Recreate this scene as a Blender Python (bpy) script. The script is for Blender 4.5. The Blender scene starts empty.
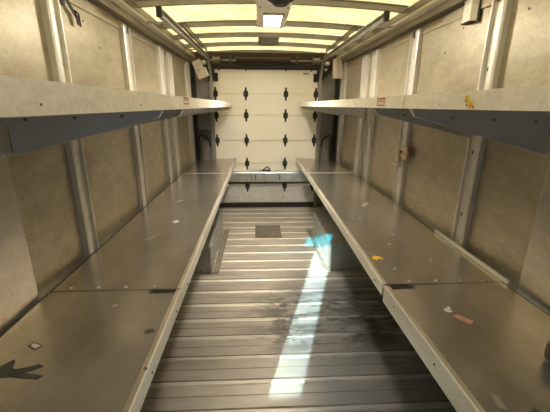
import bpy, bmesh, math, random
from mathutils import Vector, Matrix
random.seed(7)
S = bpy.context.scene
COL = S.collection
H = 1.45            # eye height above the floor
CX = 0.11           # centre line of the van (camera stands 11 cm left of it)

# ------------------------------------------------------------------ materials
def new_mat(name):
    m = bpy.data.materials.new(name); m.use_nodes = True
    nt = m.node_tree
    return m, nt, nt.nodes['Principled BSDF']

def noise_mix(nt, c1, c2, scale, detail=4, lo=.35, hi=.65, stretch=(1, 1, 1), rough=.6):
    tc = nt.nodes.new('ShaderNodeTexCoord'); mp = nt.nodes.new('ShaderNodeMapping')
    mp.inputs['Scale'].default_value = stretch
    nt.links.new(tc.outputs['Object'], mp.inputs['Vector'])
    nz = nt.nodes.new('ShaderNodeTexNoise'); nz.inputs['Scale'].default_value = scale
    nz.inputs['Detail'].default_value = detail; nz.inputs['Roughness'].default_value = rough
    nt.links.new(mp.outputs[0], nz.inputs['Vector'])
    rp = nt.nodes.new('ShaderNodeValToRGB')
    rp.color_ramp.elements[0].position = lo; rp.color_ramp.elements[0].color = (*c1, 1)
    rp.color_ramp.elements[1].position = hi; rp.color_ramp.elements[1].color = (*c2, 1)
    nt.links.new(nz.outputs['Fac'], rp.inputs['Fac'])
    return rp.outputs['Color'], nz.outputs['Fac'], mp

def mixc(nt, fac, a, b, mode='MIX'):
    n = nt.nodes.new('ShaderNodeMix'); n.data_type = 'RGBA'; n.blend_type = mode
    for i, v in ((0, fac), (6, a), (7, b)):
        if isinstance(v, (int, float)): n.inputs[i].default_value = v
        elif isinstance(v, tuple): n.inputs[i].default_value = (*v, 1)
        else: nt.links.new(v, n.inputs[i])
    return n.outputs[2]

def surf(name, c1, c2=None, metal=0., rough=.5, scale=6, stretch=(1, 1, 1), bump=0., lo=.35, hi=.65, rvar=0., scuff=None, fine=None):
    m, nt, b = new_mat(name)
    b.inputs['Metallic'].default_value = metal; b.inputs['Roughness'].default_value = rough
    if c2 is None:
        c2 = tuple(x * .85 for x in c1)
    col, fac, mp = noise_mix(nt, c2, c1, scale, stretch=stretch, lo=lo, hi=hi)
    if scuff:
        c3, sc, slo, shi = scuff
        w, f2, _ = noise_mix(nt, (0, 0, 0), (1, 1, 1), sc, detail=8, lo=slo, hi=shi, rough=.7)
        col = mixc(nt, w, col, c3)
    if fine:      # brushed streaks and small specks of wear
        st, amp = fine
        g, _, _ = noise_mix(nt, (1 - amp,) * 3, (1 + amp * .6,) * 3, 22, detail=6, lo=.32, hi=.68, stretch=st, rough=.65)
        col = mixc(nt, 1., col, g, 'MULTIPLY')
        g2, _, _ = noise_mix(nt, (1 - amp * .8,) * 3, (1 + amp * .5,) * 3, 75, detail=3, lo=.3, hi=.7, stretch=(1, 1, 1))
        col = mixc(nt, 1., col, g2, 'MULTIPLY')
    nt.links.new(col, b.inputs['Base Color'])
    if rvar:
        mr = nt.nodes.new('ShaderNodeMapRange')
        mr.inputs[3].default_value = rough - rvar; mr.inputs[4].default_value = rough + rvar
        nt.links.new(fac, mr.inputs[0]); nt.links.new(mr.outputs[0], b.inputs['Roughness'])
    if bump:
        bp = nt.nodes.new('ShaderNodeBump'); bp.inputs['Strength'].default_value = bump
        bp.inputs['Distance'].default_value = .01
        nt.links.new(fac, bp.inputs['Height']); nt.links.new(bp.outputs[0], b.inputs['Normal'])
    return m

M = {}
M['wall'] = surf('wall_sheet', (.475, .42, .31), (.345, .295, .215), .5, .40, 3.0, (1, 1, 1.3), .10, lo=.25, hi=.75, rvar=.08, fine=((1, .35, .8), .16), scuff=((.36, .31, .24), 9, .55, .95))
M['panel'] = surf('side_panel_sheet', (.62, .57, .51), (.50, .455, .41), .75, .30, 2.5, rvar=.05, fine=((1, .4, .7), .12))
M['deck'] = surf('deck_metal', (.80, .745, .67), (.55, .50, .435), .88, .24, 2.8, (1, .6, 1), 0, .25, .75, .06, fine=((.8, .5, 1), .09))
M['lip'] = surf('lip_metal', (.90, .88, .83), (.78, .755, .70), .35, .36, 9, (1, .3, 1), rvar=.05)
M['fascia'] = surf('fascia_metal', (.94, .89, .81), (.80, .75, .67), .2, .40, 6, fine=((1, .3, 1.2), .12), stretch=(1, .5, 1), lo=.25, hi=.75, scuff=((.55, .48, .40), 10, .58, .9))
M['bracket'] = surf('bracket_metal', (.68, .68, .68), (.58, .58, .58), .35, .42, 4)
M['post'] = surf('post_metal', (.76, .745, .71), (.60, .585, .555), .45, .42, 5, (1, 1, .3))
M['rib'] = surf('rib_metal', (.36, .345, .31), (.28, .27, .24), .5, .45, 6)
M['rail'] = surf('rail_metal', (.22, .19, .155), (.14, .12, .095), .5, .38, 5, (1, .3, 1))
M['tube'] = surf('rail_tube_metal', (.46, .42, .36), (.36, .325, .275), .5, .38, 5, (1, .3, 1))
M['dark'] = surf('dark_metal', (.075, .065, .055), (.04, .035, .03), .4, .5, 8)
M['brown'] = surf('rusty_brown', (.05, .03, .02), (.022, .014, .010), .3, .6, 9, lo=.3, hi=.7)
M['black'] = surf('black_rubber', (.018, .017, .017), (.010, .010, .010), 0, .6, 9)
M['hinge'] = surf('hinge_black', (.03, .027, .024), (.018, .016, .015), .3, .5, 20)
M['door'] = surf('door_white', (.90, .85, .73), (.84, .79, .67), 0, .40, 3, scuff=((.62, .58, .50), 8, .64, .8))
M['door_low'] = surf('door_scuffed', (.76, .75, .72), (.64, .63, .61), 0, .45, 5, fine=((.6, 1, 1), .12), scuff=((.45, .42, .38), 12, .58, .72))
M['kick'] = surf('kick_bar_metal', (.62, .63, .62), (.42, .43, .43), .6, .36, 7, (1, 1, .5))
M['jamb'] = surf('jamb_grey', (.24, .225, .205), (.18, .168, .155), .3, .5, 5)
M['well'] = surf('wheel_well_metal', (.44, .43, .41), (.34, .33, .32), .4, .42, 6, scuff=((.25, .24, .23), 11, .56, .7))
M['guard'] = surf('guard_metal', (.36, .31, .26), (.24, .20, .17), .5, .42, 9)
M['grille'] = surf('grille_metal', (.13, .115, .095), (.09, .08, .065), .4, .55, 40)
M['plate'] = surf('lamp_plate_grey', (.80, .77, .72), (.70, .67, .62), .2, .45, 8)
M['box'] = surf('box_cream', (.62, .56, .47), (.54, .48, .40), .2, .45, 9)
M['bolt'] = surf('bolt_dark', (.10, .09, .08), None, .6, .4, 20)
M['rivet'] = surf('rivet_bright', (.75, .72, .66), None, .6, .35, 20)
M['scuff'] = surf('scuff_dark', (.055, .05, .045), (.09, .08, .07), 0, .7, 30)
M['rust'] = surf('worn_brown', (.24, .17, .10), (.16, .11, .07), .2, .6, 30)
M['scratch'] = surf('scratch_mark', (.50, .465, .42), None, .5, .45, 30)
M['white'] = surf('white_paper', (.82, .80, .76), None, 0, .6, 20)
M['tag'] = surf('tag_orange', (.58, .32, .20), (.5, .27, .17), 0, .6, 60)
M['worn'] = surf('worn_edge_metal', (.50, .43, .33), (.34, .28, .21), .4, .5, 12, (1, .4, 1))
M['yellow'] = surf('yellow_paint', (.85, .58, .03), (.75, .45, .02), 0, .5, 60)
M['label_red'] = surf('label_red', (.45, .10, .05), None, 0, .6, 60)
M['label_tan'] = surf('label_tan', (.55, .40, .28), None, 0, .6, 60)
M['putty'] = surf('latch_tan', (.62, .50, .34), (.50, .40, .28), .1, .5, 30)
M['roller'] = surf('roller_white', (.8, .8, .78), None, 0, .4, 20)

# floor: worn aluminium planking; tan and dry on the left, darker and stained at front right
def floor_mat(name='floor_planking', k=1.0):
    m, nt, b = new_mat(name)
    b.inputs['Metallic'].default_value = .35
    base, f, _ = noise_mix(nt, tuple(min(1, v * k) for v in (.43, .38, .33)), tuple(min(1, v * k) for v in (.66, .595, .525)), 4.5, 6, .3, .7, (.35, 1.6, 1))
    fine, f2, _ = noise_mix(nt, (.82, .82, .82), (1.08, 1.08, 1.08), 26, 6, .3, .7, (.25, 1.5, 1))
    col = mixc(nt, 1., base, fine, 'MULTIPLY')
    # dark grime patch (front right) with its own ragged shape
    tc = nt.nodes.new('ShaderNodeTexCoord'); sp = nt.nodes.new('ShaderNodeSeparateXYZ')
    nt.links.new(tc.outputs['Object'], sp.inputs[0])
    def mrange(v, a, c, lo=0., hi=1.):
        n = nt.nodes.new('ShaderNodeMapRange'); n.interpolation_type = 'SMOOTHSTEP'
        n.inputs[1].default_value = a; n.inputs[2].default_value = c
        n.inputs[3].default_value = lo; n.inputs[4].default_value = hi
        nt.links.new(v, n.inputs[0]); return n.outputs[0]
    def mul(a, c):
        n = nt.nodes.new('ShaderNodeMath'); n.operation = 'MULTIPLY'
        for i, v in ((0, a), (1, c)):
            if isinstance(v, float): n.inputs[i].default_value = v
            else: nt.links.new(v, n.inputs[i])
        return n.outputs[0]
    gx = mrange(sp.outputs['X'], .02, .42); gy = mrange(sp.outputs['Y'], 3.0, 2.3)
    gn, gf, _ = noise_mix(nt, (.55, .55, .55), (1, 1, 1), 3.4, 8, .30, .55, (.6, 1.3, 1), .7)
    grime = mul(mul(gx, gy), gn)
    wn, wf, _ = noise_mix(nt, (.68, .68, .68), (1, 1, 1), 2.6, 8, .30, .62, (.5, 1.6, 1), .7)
    worn = mul(mrange(sp.outputs['Y'], 2.9, 1.6), wn)  # tone darkens towards the near end, in ragged patches
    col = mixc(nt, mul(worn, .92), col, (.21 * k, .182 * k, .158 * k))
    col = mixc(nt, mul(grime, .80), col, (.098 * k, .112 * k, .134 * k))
    # black ragged spots in the middle
    sx = mrange(sp.outputs['Y'], 1.55, 1.8); sx2 = mrange(sp.outputs['Y'], 2.6, 2.15)
    sn, sf, _ = noise_mix(nt, (0, 0, 0), (1, 1, 1), 5.5, 10, .46, .55, (.6, 1.5, 1), .75)
    spots = mul(mul(mul(sx, sx2), mrange(sp.outputs['X'], -.25, .25)), sn)
    col = mixc(nt, mul(spots, .85), col, (.03, .03, .03))
    nt.links.new(col, b.inputs['Base Color'])
    mr = nt.nodes.new('ShaderNodeMapRange'); mr.inputs[3].default_value = .34; mr.inputs[4].default_value = .60
    nt.links.new(f, mr.inputs[0]); nt.links.new(mr.outputs[0], b.inputs['Roughness'])
    bp = nt.nodes.new('ShaderNodeBump'); bp.inputs['Strength'].default_value = .12; bp.inputs['Distance'].default_value = .01
    nt.links.new(f2, bp.inputs['Height']); nt.links.new(bp.outputs[0], b.inputs['Normal'])
    return m
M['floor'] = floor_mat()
M['seam'] = surf('seam_dirt', (.13, .11, .09), (.06, .05, .042), .1, .6, 9, (.5, 1, 1))
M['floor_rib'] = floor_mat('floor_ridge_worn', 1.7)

def glow_sheet(name, c1, c2, scale, stretch):
    """fibreglass / frosted sheet: lets daylight through, scattered"""
    m, nt, b = new_mat(name)
    out = nt.nodes['Material Output']
    col, f, _ = noise_mix(nt, c1, c2, scale, 6, .3, .7, stretch, .65)
    tr = nt.nodes.new('ShaderNodeBsdfTranslucent'); df = nt.nodes.new('ShaderNodeBsdfDiffuse')
    nt.links.new(col, tr.inputs['Color']); nt.links.new(col, df.inputs['Color'])
    mx = nt.nodes.new('ShaderNodeMixShader'); mx.inputs[0].default_value = .35
    nt.links.new(tr.outputs[0], mx.inputs[1]); nt.links.new(df.outputs[0], mx.inputs[2])
    nt.links.new(mx.outputs[0], out.inputs['Surface'])
    nt.nodes.remove(b)
    return m
M['roof'] = glow_sheet('translucent_roof', (.20, .16, .06), (.47, .385, .20), 12, (.45, 1.6, 1))
M['roof_white'] = glow_sheet('white_roof_sheet', (.17, .18, .195), (.19, .20, .215), 7, (.5, 2.2, 1))
M['frost'] = glow_sheet('frosted_glass', (.19, .225, .265), (.20, .235, .28), 3, (1, 1, 1))

def clear_glass(name, col):
    m, nt, b = new_mat(name)
    tr = nt.nodes.new('ShaderNodeBsdfTransparent'); tr.inputs['Color'].default_value = (*col, 1)
    gl = nt.nodes.new('ShaderNodeBsdfGlossy'); gl.inputs['Roughness'].default_value = .05
    mx = nt.nodes.new('ShaderNodeMixShader'); mx.inputs[0].default_value = .05
    nt.links.new(tr.outputs[0], mx.inputs[1]); nt.links.new(gl.outputs[0], mx.inputs[2])
    nt.links.new(mx.outputs[0], nt.nodes['Material Output'].inputs['Surface'])
    nt.nodes.remove(b); return m
M['glass'] = clear_glass('window_glass', (.84, 1, 1))
M['glass_tint'] = clear_glass('window_tint_band', (.07, .74, .86))
def lamp_mat():
    m, nt, b = new_mat('lamp_lens')
    b.inputs['Base Color'].default_value = (.9, .9, .9, 1)
    b.inputs['Emission Color'].default_value = (1, .92, .78, 1); b.inputs['Emission Strength'].default_value = 130.
    return m
M['lens'] = lamp_mat()

# ------------------------------------------------------------------ mesh helpers (all in eye coordinates: x, depth, height above the eye)
class MB:
    def __init__(self): self.bm = bmesh.new()
    def box(self, x0, x1, y0, y1, z0, z1, bev=0.):
        t = bmesh.new(); bmesh.ops.create_cube(t, size=1)
        for v in t.verts:
            v.co = Vector(((x0 + x1) / 2 + v.co.x * (x1 - x0), (y0 + y1) / 2 + v.co.y * (y1 - y0), (z0 + z1) / 2 + v.co.z * (z1 - z0)))
        if bev: bmesh.ops.bevel(t, geom=list(t.edges), offset=bev, segments=2, affect='EDGES', profile=.6)
        self.merge(t); return self
    def merge(self, t):
        bmesh.ops.recalc_face_normals(t, faces=t.faces)
        me = bpy.data.meshes.new('tmp'); t.to_mesh(me); t.free(); self.bm.from_mesh(me); bpy.data.meshes.remove(me)
    def prism(self, pts, axis, a, b):
        """polygon pts extruded along an axis; x: pts=(y,z), y: pts=(x,z), z: pts=(x,y)"""
        t = bmesh.new()
        def mk(p, w): return {'x': (w, p[0], p[1]), 'y': (p[0], w, p[1]), 'z': (p[0], p[1], w)}[axis]
        va = [t.verts.new(mk(p, a)) for p in pts]; vb = [t.verts.new(mk(p, b)) for p in pts]
        n = len(pts)
        t.faces.new(va); t.faces.new(vb[::-1])
        for i in range(n): t.faces.new((va[i], vb[i], vb[(i + 1) % n], va[(i + 1) % n]))
        self.merge(t); return self
    def cyl(self, p, q, r, seg=12, r2=None):
        p, q = Vector(p), Vector(q); d = q - p
        t = bmesh.new()
        bmesh.ops.create_cone(t, cap_ends=True, segments=seg, radius1=r, radius2=r if r2 is None else r2, depth=d.length)
        mt = Matrix.Translation((p + q) / 2) @ d.to_track_quat('Z', 'Y').to_matrix().to_4x4()
        bmesh.ops.transform(t, matrix=mt, verts=t.verts); self.merge(t); return self
    def tube(self, pts, r, seg=8):
        """round bar along a path"""
        t = bmesh.new(); rings = []
        P = [Vector(p) for p in pts]; up = None
        for i, p in enumerate(P):
            d = (P[min(i + 1, len(P) - 1)] - P[max(i - 1, 0)]).normalized()
            if up is None: up = d.orthogonal().normalized()
            up = (up - d * up.dot(d)).normalized(); s = d.cross(up)
            rings.append([t.verts.new(p + (up * math.cos(a) + s * math.sin(a)) * r) for a in [2 * math.pi * k / seg for k in range(seg)]])
        for a, b in zip(rings, rings[1:]):
            for k in range(seg): t.faces.new((a[k], a[(k + 1) % seg], b[(k + 1) % seg], b[k]))
        t.faces.new(rings[0][::-1]); t.faces.new(rings[-1]); self.merge(t); return self
    def sweep(self, pts, prof, upv=(0, 0, 1)):
        """closed profile (side, up) carried along a path"""
        t = bmesh.new(); rings = []; P = [Vector(p) for p in pts]; U = Vector(upv)
        for i, p in enumerate(P):
            d = (P[min(i + 1, len(P) - 1)] - P[max(i - 1, 0)]).normalized()
            s = d.cross(U).normalized(); u = s.cross(d)
            rings.append([t.verts.new(p + s * a + u * b) for a, b in prof])
        n = len(prof)
        for a, b in zip(rings, rings[1:]):
            for k in range(n): t.faces.new((a[k], a[(k + 1) % n], b[(k + 1) % n], b[k]))
        t.faces.new(rings[0][::-1]); t.faces.new(rings[-1]); self.merge(t); return self
    def xf(self, mat): bmesh.ops.transform(self.bm, matrix=mat, verts=self.bm.verts); return self
    def build(self, name, mat, parent=None, smooth=False, origin=None):
        me = bpy.data.meshes.new(name)
        off = Vector((0, 0, H))
        if parent is not None:
            w = Vector((0, 0, 0)); q = parent
            while q: w += q.location; q = q.parent
            off -= w
        else:
            vs = [v.co + off for v in self.bm.verts]
            lo = Vector([min(v[i] for v in vs) for i in range(3)]); hi = Vector([max(v[i] for v in vs) for i in range(3)])
            o = Vector(origin) if origin is not None else Vector(((lo.x + hi.x) / 2, (lo.y + hi.y) / 2, lo.z))
            off -= o
        for v in self.bm.verts: v.co += off
        self.bm.to_mesh(me); self.bm.free()
        if smooth:
            for p in me.polygons: p.use_smooth = True
        me.materials.append(M[mat])
        ob = bpy.data.objects.new(name, me); COL.objects.link(ob)
        if parent is not None: ob.parent = parent
        else: ob.location = o
        return ob

def tag(o, label, cat=None, group=None, kind=None):
    o['label'] = label
    if cat: o['category'] = cat
    if group: o['group'] = group
    if kind: o['kind'] = kind
    return o
def thing(name, label, cat, loc, group=None):
    o = bpy.data.objects.new(name, None); COL.objects.link(o)
    o.location = (loc[0], loc[1], loc[2] + H); o.empty_display_size = .05
    return tag(o, label, cat, group)
def struct(mb, name, mat, label, cat, origin=(0, 0, 0)):
    return tag(mb.build(name, mat, origin=origin), label, cat, kind='structure')

def side(s):  # X from half-width: s=-1 left, +1 right
    return lambda h: CX + s * h
def sbox(mb, s, h0, h1, y0, y1, z0, z1, bev=0.):
    X = side(s); a, b = sorted((X(h0), X(h1))); return mb.box(a, b, y0, y1, z0, z1, bev)

FLOOR = -1.45; FRONT = -.9; BACK = 4.72; HW = .985; DECK = -.72

# ------------------------------------------------------------------ the shell
fb = MB().box(CX - HW - .03, CX + HW + .03, FRONT - .03, BACK + .09, FLOOR - .05, FLOOR)
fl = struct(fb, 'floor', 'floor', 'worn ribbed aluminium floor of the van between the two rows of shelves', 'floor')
rb = MB(); sm = MB()
y = -.6; k = 0
while y < 4.6:
    # one plank joint: a low worn ridge with a dirty seam at its foot
    rb.prism([(y, FLOOR), (y + .008, FLOOR + .004), (y + .026, FLOOR + .004), (y + .034, FLOOR)], 'x', CX - HW, CX + HW)
    sm.box(CX - HW, CX + HW, y + .034, y + .044, FLOOR, FLOOR + .0008)
    sm.box(CX - HW, CX + HW, y + .118, y + .122, FLOOR, FLOOR + .0008)
    y += .185
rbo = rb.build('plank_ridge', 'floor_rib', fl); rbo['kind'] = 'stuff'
smo = sm.build('plank_seam', 'seam', fl); smo['kind'] = 'stuff'

for s, nm in ((-1, 'left'), (1, 'right')):
    wb = sbox(MB(), s, HW, HW + .03, FRONT, BACK + .09, FLOOR, .68)
    w = struct(wb, 'wall_' + nm, 'wall', f'brownish metal {nm} wall of the van behind the shelves', 'wall')
    # little bolts scattered on the sheets
    for (yy, zz) in ((1.9, .40), (1.45, .38), (2.05, .30), (2.9, -.2), (1.15, .22)):
        X = side(s)
        MB().cyl((X(HW - .003), yy, zz), (X(HW), yy, zz), .0045, 8).build('bolt', 'bolt', w)
    # roof rail: dark ledge, round tube, top angle
    r = sbox(MB(), s, HW - .055, HW, FRONT, 4.62, .515, .555)
    sbox(r, s, HW - .075, HW, FRONT, 4.62, .598, .640)
    rail = struct(r, 'trim_%d' % (1 if s < 0 else 2), 'rail', f'dark roof rail running along the top of the {nm} wall', 'roof rail')
    sbox(MB(), s, HW - .008, HW, FRONT, 4.62, .455, .505).build('header_strip', 'wall', rail)
    X = side(s)
    MB().cyl((X(HW - .055), FRONT, .577), (X(HW - .055), 4.62, .577), .026, 16).build('tube', 'tube', rail, True)

# translucent roof, slightly arched
def arch(x): return .705 - .045 * ((x - CX) / 1.0) ** 2
n = 16
def roof_sheet(ya, yb):
    rf = MB(); t = bmesh.new()
    rows = [[t.verts.new((CX - 1.015 + 2.03 * i / n, yy, arch(CX - 1.015 + 2.03 * i / n))) for i in range(n + 1)] for yy in (ya, (ya + yb) / 2, yb)]
    for a, b in zip(rows, rows[1:]):
        for i in range(n): t.faces.new((a[i], a[i + 1], b[i + 1], b[i]))
    rf.merge(t); return rf
ceil = struct(roof_sheet(.30, BACK + .09), 'ceiling', 'roof', 'yellowish translucent fibreglass roof glowing with daylight', 'ceiling')
roof_sheet(FRONT - .03, .30).build('front_sheet', 'roof_white', ceil)  # unseen whiter sheet, added for neutral fill on the near shelves

# roof bows
bows = [(2.55, 'first roof bow from the front, crossing above the bright square lamp'), (3.20, 'second roof bow, crossing behind the bright square lamp'),
        (3.69, 'third roof bow, just in front of the dark ceiling vent plate'), (4.20, 'last roof bow, nearest the roll-up door')]
bows = [(-.2, 'roof bow over the front bulkhead, behind the photographer'), (.9, 'roof bow above the near shelves'), (1.75, 'roof bow just before the lamp plate')][2:] + bows
for yy, lab in bows:
    mb = MB(); pts = [(x, yy, arch(x) - .024) for x in [CX - .93 + 1.86 * i / 20 for i in range(21)]]
    prof = [(-.032, .020), (-.032, .016), (-.018, .014), (-.015, -.018), (.015, -.018), (.018, .014), (.032, .016), (.032, .020)]
    mb.sweep(pts, prof)
    tag(mb.build('roof_bow', 'rib'), 'grey metal ' + lab, 'roof bow', 'roof bows')

# back of the body around the roll-up door
bk = MB()
bk.box(CX - HW, -.605, BACK + .02, BACK + .09, FLOOR, .73).box(.825, CX + HW, BACK + .02, BACK + .09, FLOOR, .73)
bk.box(-.605, .825, BACK + .05, BACK + .09, .40, .73)
struct(bk, 'wall_back', 'jamb', 'grey rear wall beside and above the white roll-up door', 'wall')
hd = MB().box(CX - HW, CX + HW, BACK - .02, BACK + .02, .455, .66)
struct(hd, 'trim_3', 'brown', 'dark brown header above the white roll-up door', 'header')

# added bulkhead, unseen behind the camera: tinted slit shapes sun, frosted pane gives fill
SLX0, SLX1, SZ0, SZ1, ST = -.672, -.488, 1.013 - H, 2.005 - H, 1.88 - H
FX0, FX1, FZ0, FZ1 = -.25, 1.0, -.62, .42
fr = MB(); a, b = CX - HW, CX + HW; d0, d1 = FRONT - .03, FRONT
fr.box(a, b, d0, d1, FLOOR, SZ0).box(a, SLX0, d0, d1, SZ0, ST).box(a, SLX0 - .14, d0, d1, ST, SZ1).box(SLX1, FX0, d0, d1, SZ0, SZ1)
fr.box(a, b, d0, d1, SZ1, .73).box(FX0, b, d0, d1, FZ1, SZ1).box(FX1, b, d0, d1, SZ0, FZ1)
struct(fr, 'wall_front', 'panel', 'metal bulkhead at the front of the load space behind the camera', 'wall')
w1 = MB().box(SLX0, SLX1, d0 + .012, d0 + .018, SZ0, ST)
wo = struct(w1, 'window_1', 'glass', 'narrow clear window in the front bulkhead', 'window')
MB().box(SLX0 - .14, SLX1, d0 + .012, d0 + .018, ST, SZ1).build('tint_band', 'glass_tint', wo)  # added tint, widened to colour the far end of the sun stripe
fp = MB(); fp.box(FX0, FX1, d0 + .012, d0 + .016, SZ0, FZ1)
struct(fp, 'window_2', 'frost', 'wide frosted pane in the front bulkhead', 'window')

# ------------------------------------------------------------------ roll-up door
seams = [.47, .15, -.131, -.471, -.797, -1.129, -1.385]
dr = MB().box(-.60, .82, BACK + .026, BACK + .048, FLOOR + .06, .47)
door = struct(dr, 'door_1', 'door', 'white sectional roll-up door closing the rear of the van', 'door')
for i, (z1, z0) in enumerate(zip(seams, seams[1:])):
    MB().box(-.598, .818, BACK, BACK + .026, z0 + .004, z1 - .004, .004).build('panel', 'door' if i < 5 else 'door_low', door)
def hinge_mesh(x, z):
    mb = MB()
    mb.prism([(x - .010, z - .085), (x + .010, z - .085), (x + .014, z - .045), (x + .032, z - .026), (x + .032, z + .026), (x + .014, z + .045), (x + .010, z + .085), (x - .010, z + .085), (x - .014, z + .045), (x - .032, z + .026), (x - .032, z - .026), (x - .014, z - .045)], 'y', BACK - .006, BACK)
    mb.cyl((x - .026, BACK - .008, z), (x + .026, BACK - .008, z), .008, 8)
    return mb
for z in seams[1:6]:
    for x in (-.572, -.163, .380, .790):
        h = hinge_mesh(x, z).build('hinge', 'hinge', door)
for x in (-.51, -.155, .377, .72):
    MB().cyl((x, BACK - .005, .447), (x, BACK, .447), .011, 8).build('bolt', 'bolt', door)
# kick bar / grab ledge across the door
kb = MB().prism([(BACK - .006, -.905), (BACK - .055, -.912), (BACK - .062, -.925), (BACK - .050, -1.055), (BACK, -1.068), (BACK, -.905)], 'x', -.598, .818)
kbo = kb.build('kick_bar', 'kick', door)
MB().box(-.598, .818, BACK - .05, BACK, -1.082, -1.068).build('bar_shadow_strip', 'dark', kbo).name = 'lower_strip'  # dark strip painting the shadow under the bar
for x in (-.10, -.05, .30):
    MB().box(x - .012, x + .012, BACK - .0635, BACK - .055, -1.03, -.95).build('slot', 'jamb', kbo)
lt = MB().tube([(.055, BACK - .012, -.895), (.085, BACK - .035, -.865), (.115, BACK - .04, -.835), (.145, BACK - .035, -.85), (.165, BACK - .02, -.885), (.165, BACK - .012, -.897)], .0075)
lt.box(.045, .175, BACK - .014, BACK, -.905, -.890)
lt.build('pull_loop', 'hinge', door)
MB().cyl((.02, BACK - .006, -.885), (.02, BACK, -.885), .009, 8).build('bolt', 'bolt', door)
MB().box(-.60, .82, BACK - .03, BACK + .03, FLOOR, FLOOR + .068, .004).build('bottom_seal', 'black', door)
# maker's small dark nameplate lettering, upper right (unreadably small in the photo)
pl = MB()
xs = .612
for i, (w, hh) in enumerate(((.014, .017), (.006, .017), (.006, .013), (.009, .013), (.006, .013), (.011, .013), (.012, .015))):
    pl.box(xs, xs + w * .85, BACK - .001, BACK, .402, .402 + hh * 1.25); xs += w + .0012
pl.build('maker_mark', 'black', door)
for x, lr in ((-.555, -1), (.775, 1)):
    mb = MB().box(x - .026, x + .026, BACK - .022, BACK, .305, .410, .004)
    mb.cyl((x - .03, BACK - .02, .33), (x + .03, BACK - .02, .33), .011, 8).cyl((x - .03, BACK - .02, .385), (x + .03, BACK - .02, .385), .011, 8)
    mb.build('roller_bracket', 'hinge', door)

# door tracks: horizontal under the roof, curving down beside the door
for s, nm in ((-1, 'left'), (1, 'right')):
    x = CX + s * .715
    root = thing('door_track', f'long {nm} roll-up door track, sloping under the roof then down beside the door', 'door track', (x, 4.6, FLOOR), 'roll-up door tracks')
    pts = [(x, 2.34, .55), (x, 3.3, .553), (x, 4.3, .555)]
    for a in range(1, 9):
        th = a / 8 * math.pi / 2
        pts.append((x, 4.3 + .34 * math.sin(th), .555 - .34 * (1 - math.cos(th))))
    pts += [(x, 4.64, -.3), (x, 4.64, FLOOR)]
    mb = MB(); P = pts
    # C channel swept along the path in the vertical plane
    t = bmesh.new(); rings = []
    prof = [(-.02, -.022), (.02, -.022), (.02, .022), (-.02, .022)]
    V = [Vector(p) for p in P]
    for i, p in enumerate(V):
        d = (V[min(i + 1, len(V) - 1)] - V[max(i - 1, 0)]).normalized(); sv = Vector((1, 0, 0)); u = sv.cross(d)
        rings.append([t.verts.new(p + sv * a + u * b) for a, b in ((-.014, -.026), (.014, -.026), (.014, -.018), (-.006, -.018), (-.006, .018), (.014, .018), (.014, .026), (-.014, .026))])
    if s > 0:
        for rg, p in zip(rings, V):
            for v in rg: v.co.x = 2 * p.x - v.co.x
    m8 = 8
    for a, b in zip(rings, rings[1:]):
        for k in range(m8): t.faces.new((a[k], a[(k + 1) % m8], b[(k + 1) % m8], b[k]))
    t.faces.new(rings[0][::-1]); t.faces.new(rings[-1]); mb.merge(t)
    mb.build('channel', 'rib', root)
    MB().box(x - .018, x + .018, 2.32, 2.342, .520, .580, .005).build('end_cap', 'black', root)
    for yy in (2.7, 3.9):
        sbox(MB(), s, .715 + .012, .93, yy, yy + .03, .566, .574).build('hanger', 'rib', root)
    # black corner bracket that carries the bend
    X = side(s); a, b = sorted((X(.73), X(.90)))
    mb = MB().prism([(X(.68), .50), (X(.86), .46), (X(.86), .425), (X(.73), .315), (X(.68), .315)], 'y', 4.655, 4.70)
    mb.build('corner_bracket', 'black', root)
    mb = MB().cyl((X(.80), 4.60, .525), (X(.80), 4.66, .525), .026, 12); mb.build('roller', 'roller', root, True)
    mb = MB().cyl((X(.79), 4.63, .455), (X(.79), 4.66, .455), .018, 10); mb.build('bolt', 'rivet', root, True)
# sloped angle plates beside the tracks, just under the roof
for s, nm in ((-1, 'left'), (1, 'right')):
    X = side(s)
    mb = sbox(MB(), s, .695, .745, 3.0, 4.24, .628, .636); sbox(mb, s, .695, .703, 3.0, 4.24, .600, .636)
    tag(mb.build('track_hanger_angle', 'rail'), f'dark angle bar under the roof above the {nm} door track', 'angle bar', 'track hanger angles')

# counterbalance spring above the door
root = thing('counterbalance_spring', 'long rusty torsion spring on a shaft above the roll-up door', 'spring', (CX, 4.56, .545))
MB().cyl((-.63, 4.56, .545), (.85, 4.56, .545), .012, 10).build('shaft', 'jamb', root, True)
mb = MB(); pts = []
for i in range(44 * 10 + 1):
    th = i / 10 * 2 * math.pi; pts.append((-.275 + .70 * i / 440, 4.56 + .034 * math.cos(th), .545 + .034 * math.sin(th)))
mb.tube(pts, .0085, 6); mb.cyl((-.275, 4.56, .545), (.425, 4.56, .545), .030, 12); mb.build('coil', 'brown', root, True)
for x in (-.52, .755):
    mb = MB().cyl((x - .045, 4.56, .545), (x - .035, 4.56, .545), .046, 18).cyl((x - .035, 4.56, .545), (x + .03, 4.56, .545), .036, 18).cyl((x + .03, 4.56, .545), (x + .04, 4.56, .545), .046, 18)
    mb.build('cable_drum', 'rail', root)
for x in (-.35, .50):
    MB().box(x - .012, x + .012, 4.545, 4.70, .512, .60, .003).build('bracket', 'dark', root)
tag(MB().box(-.585, .80, 4.60, 4.66, .470, .496, .004).build('header_bar', 'black'), 'black bar lying across just under the torsion spring, above the door', 'bar')
tag(MB().box(-.40, -.30, 4.605, 4.65, .496, .508).build('spring_stop', 'dark'), 'small dark block on the left end of the bar under the spring', 'block')

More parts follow.
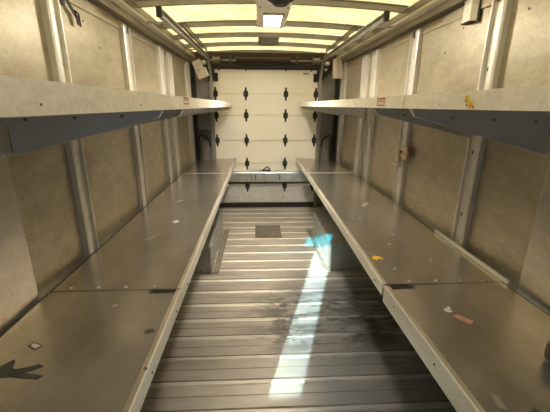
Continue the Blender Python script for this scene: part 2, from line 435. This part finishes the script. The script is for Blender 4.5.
# tan boxes hanging at the rear corners
root = thing('junction_box', 'tan metal box hanging tilted at the rear left corner', 'box', (-.70, 4.3, .30))
R = Matrix.Translation((-.697, 4.32, .412)) @ Matrix.Rotation(math.radians(-22), 4, 'Y')
mb = MB().box(-.052, .052, -.04, .04, -.105, .105, .006).xf(R); mb.build('body', 'box', root)
mb = MB().box(-.047, -.036, -.046, -.04, -.10, .10).box(.036, .047, -.046, -.04, -.10, .10).box(-.047, .047, -.046, -.04, -.105, -.095).xf(R); mb.build('cover_frame', 'box', root)
mb = MB().cyl((-.015, -.048, -.01), (-.015, -.04, -.01), .009, 8).xf(R); mb.build('screw', 'black', root)
mb = MB().box(.055, .075, -.02, .02, -.10, -.02, .003).xf(R); mb.build('side_flap', 'roller', root)
root = thing('post_cover', 'upright tan metal cover at the rear right corner beside the black triangle bracket', 'cover', (1.0, 4.35, .33))
MB().prism([(.935, 4.40), (.935, 4.33), (.955, 4.315), (1.02, 4.315), (1.04, 4.33), (1.04, 4.40)], 'z', .33, .55).build('body', 'box', root)
MB().box(.958, .966, 4.309, 4.316, .33, .55).build('edge', 'rivet', root)

# rear corner fittings between the walls and the door
for s, nm in ((-1, 'left'), (1, 'right')):
    X = side(s)
    tag(sbox(MB(), s, .935, .98, 4.66, 4.72, FLOOR, .50).build('rubber_seal', 'black'), f'black upright seal at the rear end of the {nm} wall', 'seal', 'rear corner seals')
    root = thing('corner_panel', f'grey metal corner panel between the {nm} wall and the roll-up door', 'panel', (X(.83), 4.72, FLOOR), 'rear corner panels')
    sbox(MB(), s, .735, .935, 4.715, 4.738, -.335, .30, .003).build('upper_sheet', 'jamb', root)
    sbox(MB(), s, .735, .935, 4.715, 4.738, FLOOR, -.345, .003).build('lower_sheet', 'jamb', root)
    sbox(MB(), s, .735, .760, 4.70, 4.715, FLOOR, .30).build('edge_strip', 'rib', root)
    root = thing('latch_housing', f'grey housing with a black loop on top, low in the rear {nm} corner', 'housing', (X(.86), 4.66, DECK), 'rear corner housings')
    a, b = sorted((X(.79), X(.885)))
    MB().box(a, b, 4.64, 4.712, DECK - .1, -.46, .008).build('body', 'jamb', root)
    MB().tube([(X(.925), 4.66, -.50), (X(.92), 4.65, -.42), (X(.89), 4.64, -.395), (X(.83), 4.64, -.41), (X(.79), 4.65, -.45), (X(.775), 4.65, -.55)], .010).build('loop', 'black', root, True)
tag(MB().box(1.005, 1.06, 4.53, 4.595, DECK, -.635, .004).build('black_block', 'black'), 'small black block standing on the rear right shelf against the seal', 'block')

# ------------------------------------------------------------------ wall posts
posts = [(1.555, 1.665, .50), (2.37, 2.51, .49), (3.15, 3.31, .485), (3.46, 3.63, .48), (4.30, 4.50, .545)]
desc = {-1: ['foremost aluminium post on the left wall, beside the hanging black strap', 'second aluminium post from the front on the left wall',
             'front one of the close pair of posts on the left wall', 'rear one of the close pair of posts on the left wall', 'rearmost aluminium post on the left wall beside the black seal'],
        1: ['foremost aluminium post on the right wall, beside the short channel', 'second post from the front on the right wall, carrying the tan latch',
            'front one of the close pair of posts on the right wall', 'rear one of the close pair of posts on the right wall', 'rearmost aluminium post on the right wall beside the black seal']}
for s in (-1, 1):
    X = side(s)
    for i, (y0, y1, zt) in enumerate(posts):
        root = thing('wall_post', desc[s][i], 'post', (X(HW), (y0 + y1) / 2, FLOOR), 'wall posts')
        w = y1 - y0
        prof = [(y0, HW), (y0, HW - .026), (y0 + .012, HW - .03), (y0 + w * .34, HW - .03), (y0 + w * .40, HW - .008), (y1 - .012, HW - .008), (y1 - .010, HW - .022), (y1, HW - .022), (y1, HW)]
        MB().prism([(X(h), yy) for yy, h in prof], 'z', FLOOR, zt).build('channel', 'post', root)
        for zz in (zt - .035, .17, -.22, -.55):
            if zz == .17 and i > 2: continue
            MB().cyl((X(HW - .012), y0 + w * .62, zz), (X(HW - .007), y0 + w * .62, zz), .010, 8).build('bolt', 'bolt', root)

# ------------------------------------------------------------------ lower shelves
lower = [('near', .36, 1.205), ('middle', 1.215, 3.60), ('rear', 3.61, 4.695)]
lowdesc = {('near', -1): 'near left lower shelf, brown metal deck with black leaf-shaped scuff', ('near', 1): 'near right lower shelf, brown metal deck with white lip, under an orange tag',
           ('middle', -1): 'long middle left lower shelf, brown metal deck below the left wall posts', ('middle', 1): 'long middle right lower shelf, brown metal deck with a yellow chip on its edge',
           ('rear', -1): 'short rear left lower shelf ending at the roll-up door', ('rear', 1): 'short rear right lower shelf ending at the roll-up door'}
shelf = {}
for s in (-1, 1):
    X = side(s)
    for nm, y0, y1 in lower:
        e = .428 if s < 0 else (.429 if nm == 'near' else .420 if nm == 'middle' else .430)
        root = thing('lower_shelf', lowdesc[(nm, s)], 'shelf', (X(.68), (y0 + y1) / 2 if nm != 'near' else .36, DECK - .07), 'lower shelves')
        shelf[(nm, s)] = root
        mb = MB()
        if nm == 'near':     # notch at the front corner of the joint
            sbox(mb, s, e + .01, .945, y0, y1 - .03, DECK - .018, DECK)
            sbox(mb, s, e + .125, .945, y1 - .03, y1, DECK - .018, DECK)
        else:
            sbox(mb, s, e + .01, .945, y0, y1 if nm == 'middle' else 4.60, DECK - .018, DECK, .002)
            if nm == 'rear': sbox(mb, s, e + .01, .69, 4.60, y1, DECK - .018, DECK, .002)
        mb.build('deck', 'deck', root)
        a, b = sorted((X(e - .012), X(e + .012)))
        # front lip: rolled edge with a tall outer face
        hl = .052 if nm != 'near' else (.052 if s < 0 else .072)
        lipm = MB().prism([(X(e + .012), DECK + .001), (X(e + .001), DECK + .001), (X(e - .001), DECK - .002), (X(e - .001), DECK - hl), (X(e + .006), DECK - hl), (X(e + .006), DECK - .02), (X(e + .012), DECK - .02)], 'y', y0, y1 - (.012 if nm == 'middle' else 0))
        lip = lipm.build('front_lip', 'lip', root)
        # worn strip inside the lip
        sbox(MB(), s, e + .006, e + .020, y0, y1, DECK, DECK + .0015).build('worn_edge', 'worn', root)
        sbox(MB(), s, .945, .9545, y0, min(y1, 4.60), DECK - .02, DECK - .003).build('wall_edging', 'black', root)  # dark strip painted in as the shaded gap between deck and wall
        # carrying brackets under the deck
        for yy in ((.5, 1.0) if nm == 'near' else (1.61, 2.44, 3.2) if nm == 'middle' else (4.40,)):
            MB().prism([(X(e + .03), DECK - .018), (X(HW - .032), DECK - .018), (X(HW - .032), DECK - .20), (X(e + .03), DECK - .05)], 'y', yy, yy + .006).build('bracket', 'bracket', root)
        if nm == 'rear':
            sbox(MB(), s, e + .03, .69, y1 - .006, y1, DECK, DECK + .022).build('end_lip', 'lip', root)
            sbox(MB(), s, e + .012, .945, y0, y0 + .02, DECK, DECK + .003).build('joint_strip', 'lip', root)
        if nm == 'middle':
            for h in (.545, .66, .77, .88):
                MB().cyl((X(h), y0 + .018, DECK), (X(h), y0 + .018, DECK + .003), .007, 10).build('rivet', 'rivet', root)
            # bright upturned flange against the wall, front part
            if s > 0:
                sbox(MB(), s, .9465, .9545, 1.19, 1.80, DECK, DECK + .020).build('wall_flange', 'lip', root)
                sbox(MB(), s, .885, .915, 1.216, 1.236, DECK, DECK + .002).build('bright_patch', 'rivet', root)
            MB().cyl((X(e - .003), 1.30, DECK - .03), (X(e - .001), 1.30, DECK - .03), .005, 8).build('bolt', 'bolt', lip)
        if nm == 'near':
            for yy in (.45, .80, 1.10):
                MB().cyl((X(e - .003), yy, DECK - .03), (X(e - .001), yy, DECK - .03), .004, 8).build('bolt', 'bolt', lip)
            sbox(MB(), s, e + .012, e + .125, y1 - .028, y1, DECK - .03, DECK - .020).build('joint_slot', 'black', root)

def decal(pts, name, mat, parent=None, h=.0016):
    mb = MB().prism(pts, 'z', DECK, DECK + h)
    return mb.build(name, mat, parent)
# scuffs and marks that belong to the decks
nl = shelf[('near', -1)]
leaf = [(-.745, .765), (-.69, .768), (-.655, .762), (-.61, .757), (-.602, .768), (-.64, .776), (-.665, .780), (-.645, .790), (-.622, .803), (-.637, .812), (-.668, .800), (-.695, .795), (-.705, .800), (-.712, .822), (-.722, .835), (-.735, .818), (-.748, .800), (-.77, .80), (-.77, .765)]
decal(leaf, 'scuff_mark', 'scuff', nl)
decal([(-.722, .892), (-.711, .910), (-.675, .890), (-.688, .871)], 'diamond_mark', 'rust', nl, .0012)
decal([(-.713, .8915), (-.707, .902), (-.683, .8905), (-.691, .878)], 'diamond_centre', 'lip', nl, .0022)
decal([(-.385, .945), (-.372, .958), (-.352, .956), (-.350, .945), (-.375, .935)], 'scuff_mark', 'scuff', nl)
decal([(-.333, .785), (-.325, .79), (-.32, .778), (-.328, .772)], 'scuff_mark', 'scuff', nl)
decal([(-.56, 1.10), (-.54, 1.115), (-.525, 1.10), (-.545, 1.085)], 'scratch', 'scratch', nl)
ml = shelf[('middle', -1)]
decal([(-.555, 2.035), (-.535, 2.06), (-.515, 2.05), (-.525, 2.015), (-.545, 2.01)], 'white_mark', 'white', ml)
decal([(-.64, 1.73), (-.60, 1.80), (-.585, 1.785), (-.61, 1.735)], 'scratch', 'scratch', ml)
decal([(-.65, 2.50), (-.60, 2.56), (-.59, 2.54), (-.635, 2.48)], 'scratch', 'scratch', ml)
mr_ = shelf[('middle', 1)]
for px, py in ((.70, 1.62), (.77, 1.75), (.66, 2.05), (.83, 1.42), (.62, 1.34)):
    decal([(px, py), (px + .02, py + .03), (px + .03, py + .015), (px + .012, py - .01)], 'scratch', 'scratch', mr_)
decal([(.76, 2.35), (.84, 2.45), (.85, 2.40), (.78, 2.31)], 'scratch', 'scratch', mr_)
nr = shelf[('near', 1)]
decal([(.60, .62), (.61, .66), (.622, .65), (.618, .61)], 'scuff_mark', 'worn', nr, .0008)
decal([(.675, .605), (.69, .615), (.695, .60), (.68, .595)], 'scuff_mark', 'scuff', nr)
# loose bits lying on the decks
tag(decal([(.690, .984), (.712, .994), (.748, .950), (.728, .938)], 'orange_tag', 'tag', h=.003), 'small orange-pink tag lying on the near right shelf', 'tag')
tag(decal([(.678, 1.02), (.688, 1.035), (.692, 1.028), (.705, 1.042), (.712, 1.035), (.702, 1.022), (.706, 1.012), (.688, 1.008)], 'paper_scrap', 'white', h=.003), 'white scrap of paper lying on the near right shelf beside the orange tag', 'scrap')
tag(decal([(.556, 1.46), (.572, 1.485), (.60, 1.475), (.61, 1.45), (.585, 1.455), (.575, 1.435)], 'yellow_chip', 'yellow', h=.003), 'yellow chip lying near the front edge of the right middle shelf', 'chip')
# dark rubber objects just entering the frame on both near shelves
for x0, y0, lab in ((-.707, .66, 'black rounded rubber bumper at the left edge of the photo on the near left shelf'), (.888, .745, 'dark rounded rubber bumper at the right edge of the photo on the near right shelf')):
    mb = MB().box(x0 - .05, x0 + .05, y0 - .03, y0 + .03, DECK, DECK + .075, .022)
    tag(mb.build('rubber_bumper', 'black', smooth=True), lab, 'bumper', 'rubber bumpers')

shelf[('middle', 1)].rotation_euler.z = -.009
shelf[('near', 1)].rotation_euler.z = .020

# ------------------------------------------------------------------ side panels above the near lower shelves
for s, nm in ((-1, 'left'), (1, 'right')):
    X = side(s)
    mb = sbox(MB(), s, .963, HW - .0035, -.75, 1.165, FLOOR, -.17, .003)
    root = tag(mb.build('side_panel', 'panel'), f'smooth metal lining panel on the {nm} wall above the near lower shelf', 'panel', 'lining panels')
    sbox(MB(), s, .957, HW - .0035, -.75, 1.185, -.167, -.02, .003).build('ledger', 'bracket', root)

# ------------------------------------------------------------------ upper shelves
updesc = {('near', -1): 'near left upper shelf with long cream front board', ('near', 1): 'near right upper shelf with yellow mark on its cream front board',
          ('far', -1): 'far left upper shelf running back to the roll-up door', ('far', 1): 'far right upper shelf running back to the roll-up door'}
upper = {}
for s in (-1, 1):
    X = side(s); jt = 1.365 if s < 0 else 1.255
    zt, zb = (.036, -.017) if s < 0 else (.040, -.007)
    for nm, y0, y1 in (('near', .30, jt - .004), ('far', jt + .004, 4.60)):
        f = .445 if s < 0 else .43
        root = thing('upper_shelf', updesc[(nm, s)], 'shelf', (X(.7), (y0 + y1) / 2, -.02), 'upper shelves')
        upper[(nm, s)] = root
        sbox(MB(), s, f + .004, .955, y0, y1, zb - .001, zb + .007).build('deck', 'deck', root)
        mb = MB().prism([(X(f + .022), zt), (X(f), zt), (X(f), zb), (X(f + .022), zb), (X(f + .022), zb + .004), (X(f + .004), zb + .004), (X(f + .004), zt - .004), (X(f + .022), zt - .004)], 'y', y0, y1)
        fa = mb.build('front_board', 'fascia', root)
        rvs = (.55, 1.0) if nm == 'near' else (1.9, 2.6, 3.4)
        for yy in rvs:
            MB().cyl((X(f - .002), yy, (zt + zb) / 2 - .01), (X(f), yy, (zt + zb) / 2 - .01), .002, 8).build('rivet', 'jamb', fa)
        for yb, sk in (((1.188, .10 if s < 0 else .045), (.42, 0)) if nm == 'near' else ((1.63, 0), (3.42, 0), (4.42, 0))):
            d = .167 if yb < 1.5 else (.150 if yb < 2 else .118)
            tip = -.046 if s < 0 else -.034
            top = zb - .001
            pts = [(X(f + .012), top), (X(.955), top), (X(.955), -d), (X(.945), -d), (X(f + .030), tip)]
            br = MB().prism(pts, 'y', yb, yb + .004)
            fl_ = MB().prism([(X(.955), -d), (X(.945), -d - .002), (X(f + .030), tip - .002), (X(f + .012), top), (X(f + .018), top), (X(f + .034), tip + .002), (X(.945), -d + .002)], 'y', yb - .016, yb)
            bl = []
            for hh in (.60, .75, .90):
                u = (hh - f) / (.955 - f)
                bl.append(MB().cyl((X(hh), yb - .003, -.034 - .018 * u), (X(hh), yb, -.034 - .018 * u), .006, 8))
            for q in [br, fl_] + bl:      # the plate runs slightly askew, further back at its tip
                for v in q.bm.verts: v.co.y += sk * (.955 - abs(v.co.x - CX)) / (.955 - f)
            bo = br.build('bracket', 'bracket', root)
            fl_.build('flange', 'post', bo)
            for q in bl: q.build('bolt', 'jamb', bo)
    # small warning label on the far board, near the joint
    yl0, yl1 = (1.575, 1.70) if s < 0 else (1.445, 1.545)
    f = .445 if s < 0 else .43
    root = upper[('far', s)]
    zl0, zl1 = (.003, .034) if s < 0 else (.001, .036)
    lb = sbox(MB(), s, f - .0008, f, yl0, yl1, zl0, zl1).build('warning_label', 'label_tan', root)
    sbox(MB(), s, f - .0014, f - .0008, yl0, yl1, zl1 - .006, zl1).build('red_band', 'label_red', lb)
    sbox(MB(), s, f - .0014, f - .0008, yl0 + .02, yl1 - .02, zl0 + .007, zl0 + .014).build('white_band', 'white', lb)
    sbox(MB(), s, f - .0014, f - .0008, yl0 + .01, yl1 - .01, zl0, zl0 + .004).build('red_band', 'label_red', lb)

# yellow painted mark on the near right front board
X = side(1); xm = X(.43)
def mark(pts, name, mat, parent, d=.0012):
    return MB().prism(pts, 'x', xm - d, xm).build(name, mat, parent)
ym = mark([(.882, .026), (.872, .030), (.862, .024), (.858, .016), (.850, .014), (.842, .010), (.836, .002), (.832, -.004), (.850, -.005), (.862, -.001), (.872, .002), (.868, .010), (.878, .012), (.872, .018), (.880, .020)], 'yellow_mark', 'yellow', upper[('near', 1)])
for (a, b) in ((.872, .015), (.866, .004), (.841, .000), (.851, .003)):
    mark([(a + .004, b), (a, b + .004), (a - .004, b + .001), (a - .002, b - .003)], 'dark_speck', 'rust', ym, .0016)

# ------------------------------------------------------------------ wheel wells, guards and grille on the floor
for s, nm in ((-1, 'left'), (1, 'right')):
    X = side(s)
    mb = sbox(MB(), s, .54, HW, 2.70, 3.68, FLOOR, -1.20, .008)
    root = tag(mb.build('wheel_well', 'well'), f'box-shaped metal wheel well on the floor under the {nm} shelf', 'wheel well', 'wheel wells')
    sbox(MB(), s, .535, .545, 2.692, 2.702, FLOOR, -1.20).build('corner_edge', 'bracket', root)
    mb = MB()
    sbox(mb, s, .475, .530, 2.69, 3.73, FLOOR, FLOOR + .012, .003); sbox(mb, s, .475, .487, 2.69, 3.73, FLOOR, FLOOR + .030, .003)
    tag(mb.build('floor_guard', 'guard'), f'low metal guard angle on the floor beside the {nm} wheel well', 'guard rail', 'floor guards')
root = thing('floor_grille', 'dark square drain grille set in the floor near the roll-up door', 'grille', (CX, 3.7, FLOOR))
MB().box(-.045, .262, 3.50, 3.91, FLOOR, FLOOR + .0075).build('plate', 'grille', root)
mb = MB()
for i in range(13): mb.box(-.04 + i * .0245, -.032 + i * .0245, 3.51, 3.90, FLOOR + .0075, FLOOR + .0095)
for i in range(14): mb.box(-.04, .257, 3.515 + i * .029, 3.522 + i * .029, FLOOR + .0075, FLOOR + .0090)
mb.build('bars', 'guard', root)

# ------------------------------------------------------------------ ceiling lamp, dome and vent
def zc(x, d=.044): return arch(CX) - d
root = thing('ceiling_light', 'bright square lamp on a grey plate between the roof bows', 'lamp', (CX, 2.9, .66))
MB().box(-.005, .235, 2.24, 3.23, .656, .668, .002).build('plate', 'plate', root)
mb = MB()
for (a, b, c, d) in ((.040, .200, 2.745, 2.765), (.040, .200, 3.115, 3.135), (.040, .056, 2.765, 3.115), (.184, .200, 2.765, 3.115)): mb.box(a, b, c, d, .640, .657, .002)
mb.build('frame', 'box', root)
MB().box(.056, .184, 2.765, 3.115, .644, .656, .004).build('lens', 'lens', root)
for x in (.02, .21): MB().cyl((x, 2.55, .6375), (x, 2.55, .642), .007, 8).build('screw', 'bolt', root)
root = thing('ceiling_dome', 'black round dome under the roof in front of the bright lamp', 'dome', (.15, 2.36, .60))
mb = MB().cyl((.148, 2.36, .656), (.148, 2.36, .636), .085, 24).cyl((.148, 2.36, .636), (.148, 2.36, .605), .075, 24, .04)
mb.build('housing', 'black', root)
root = thing('ceiling_vent', 'dark perforated plate under the roof between lamp and roll-up door', 'vent', (CX, 4.0, .655))
MB().box(.010, .225, 3.71, 4.18, .656, .668, .002).build('plate', 'jamb', root)
mb = MB()
for i in range(9): mb.box(.03, .205, 3.76 + i * .042, 3.78 + i * .042, .650, .656)
mb.build('slats', 'rib', root)

# ------------------------------------------------------------------ things on the walls
X = side(-1); xw = X(HW)
root = thing('hanging_strap', 'black webbing strap hanging from the top of the left wall', 'strap', (xw, 1.79, .45))
mb = MB().sweep([(xw + .012, 1.715, .512), (xw + .014, 1.73, .47), (xw + .018, 1.76, .43), (xw + .02, 1.80, .40), (xw + .022, 1.815, .365)], [(-.002, -.012), (.002, -.012), (.002, .012), (-.002, .012)], (0, 1, 0))
mb.build('webbing', 'black', root)
mb = MB().sweep([(xw + .010, 1.695, .512), (xw + .011, 1.70, .46), (xw + .012, 1.715, .425)], [(-.002, -.016), (.002, -.016), (.002, .016), (-.002, .016)], (0, 1, 0)); mb.build('webbing', 'black', root)
mb = MB().tube([(xw + .022, 1.790, .42), (xw + .022, 1.80, .365), (xw + .022, 1.825, .360), (xw + .022, 1.82, .415), (xw + .022, 1.790, .42)], .004); mb.build('buckle', 'hinge', root, True)
X = side(1); xw = X(HW)
root = thing('short_channel', 'short cream channel stub with black edge hanging high on the right wall', 'channel', (xw, 1.81, .40))
MB().prism([(xw, 1.87), (xw - .035, 1.865), (xw - .035, 1.80), (xw - .030, 1.795), (xw - .012, 1.78), (xw, 1.78)], 'z', .412, .515).build('channel', 'fascia', root)
MB().box(xw - .012, xw, 1.764, 1.780, .405, .515, .003).build('black_edge', 'black', root)
MB().box(xw - .037, xw, 1.80, 1.868, .406, .413).build('end_edge', 'black', root)
root = thing('wall_latch', 'tan latch with a red dot fixed on the second right wall post', 'latch', (xw, 2.36, -.38))
xp = xw - .03
MB().box(xp - .022, xp, 2.29, 2.385, -.365, -.325, .003).build('lower_block', 'putty', root)
MB().box(xp - .020, xp, 2.29, 2.365, -.322, -.275, .003).build('upper_block', 'putty', root)
MB().box(xp - .026, xp, 2.40, 2.47, -.40, -.345, .003).build('side_block', 'box', root)
MB().box(xp - .030, xp, 2.40, 2.49, -.435, -.404, .003).build('foot_block', 'box', root)
MB().box(xp - .021, xp, 2.275, 2.288, -.300, -.280).build('red_dot', 'label_red', root)
MB().box(xp - .024, xp, 2.386, 2.398, -.37, -.31).build('pin', 'rust', root)

# ------------------------------------------------------------------ camera (eye at the origin of the eye coordinates)
f_px = 330.0
def nrm(a): return Vector(a).normalized()
vx, vy, cx, cy = 258, 105.5, 275, 206
F = nrm(((vx - cx) / f_px, -(vy - cy) / f_px, 1)); R0 = nrm((F[2], 0, -F[0])); U0 = F.cross(R0)
if U0[1] < 0: U0 = -U0
kr = .009
Rv = R0 + kr * U0; Uv = U0 - kr * R0
right = Vector((Rv[0], F[0], Uv[0])).normalized(); up = Vector((Rv[1], F[1], Uv[1])).normalized()
up = (up - right * up.dot(right)).normalized(); back = right.cross(up)
cam = bpy.data.cameras.new('camera'); co = bpy.data.objects.new('camera', cam); COL.objects.link(co)
mw = Matrix((right, up, back)).transposed().to_4x4(); mw.translation = Vector((0, 0, H)); co.matrix_world = mw
cam.sensor_fit = 'HORIZONTAL'; cam.sensor_width = 36.0; cam.lens = 36.0 * f_px / 550.0
cam.clip_start = .02
S.camera = co

# ------------------------------------------------------------------ light: sun from the front left, blue sky
az = Vector((.31, 1, 0)).normalized(); tanE = .43
dirv = Vector((az.x, az.y, -tanE)).normalized()
sd = bpy.data.lights.new('sun', 'SUN'); sd.energy = 22; sd.angle = math.radians(.53); sd.color = (1, .97, .93)
so = bpy.data.objects.new('sun', sd); COL.objects.link(so)
so.rotation_euler = dirv.to_track_quat('-Z', 'Y').to_euler(); so.location = (-3, -6, 5)
W = bpy.data.worlds.new('sky'); S.world = W; W.use_nodes = True
bg = W.node_tree.nodes['Background']; bg.inputs['Color'].default_value = (.62, .78, 1, 1); bg.inputs['Strength'].default_value = .6

S.view_settings.view_transform = 'Standard'; S.view_settings.look = 'None'
S.view_settings.gamma = 1; S.view_settings.use_curve_mapping = False
S.view_settings.exposure = 1.02
S.cycles.use_denoising = True
S.cycles.max_bounces = 14; S.cycles.diffuse_bounces = 8; S.cycles.glossy_bounces = 6; S.cycles.transmission_bounces = 8
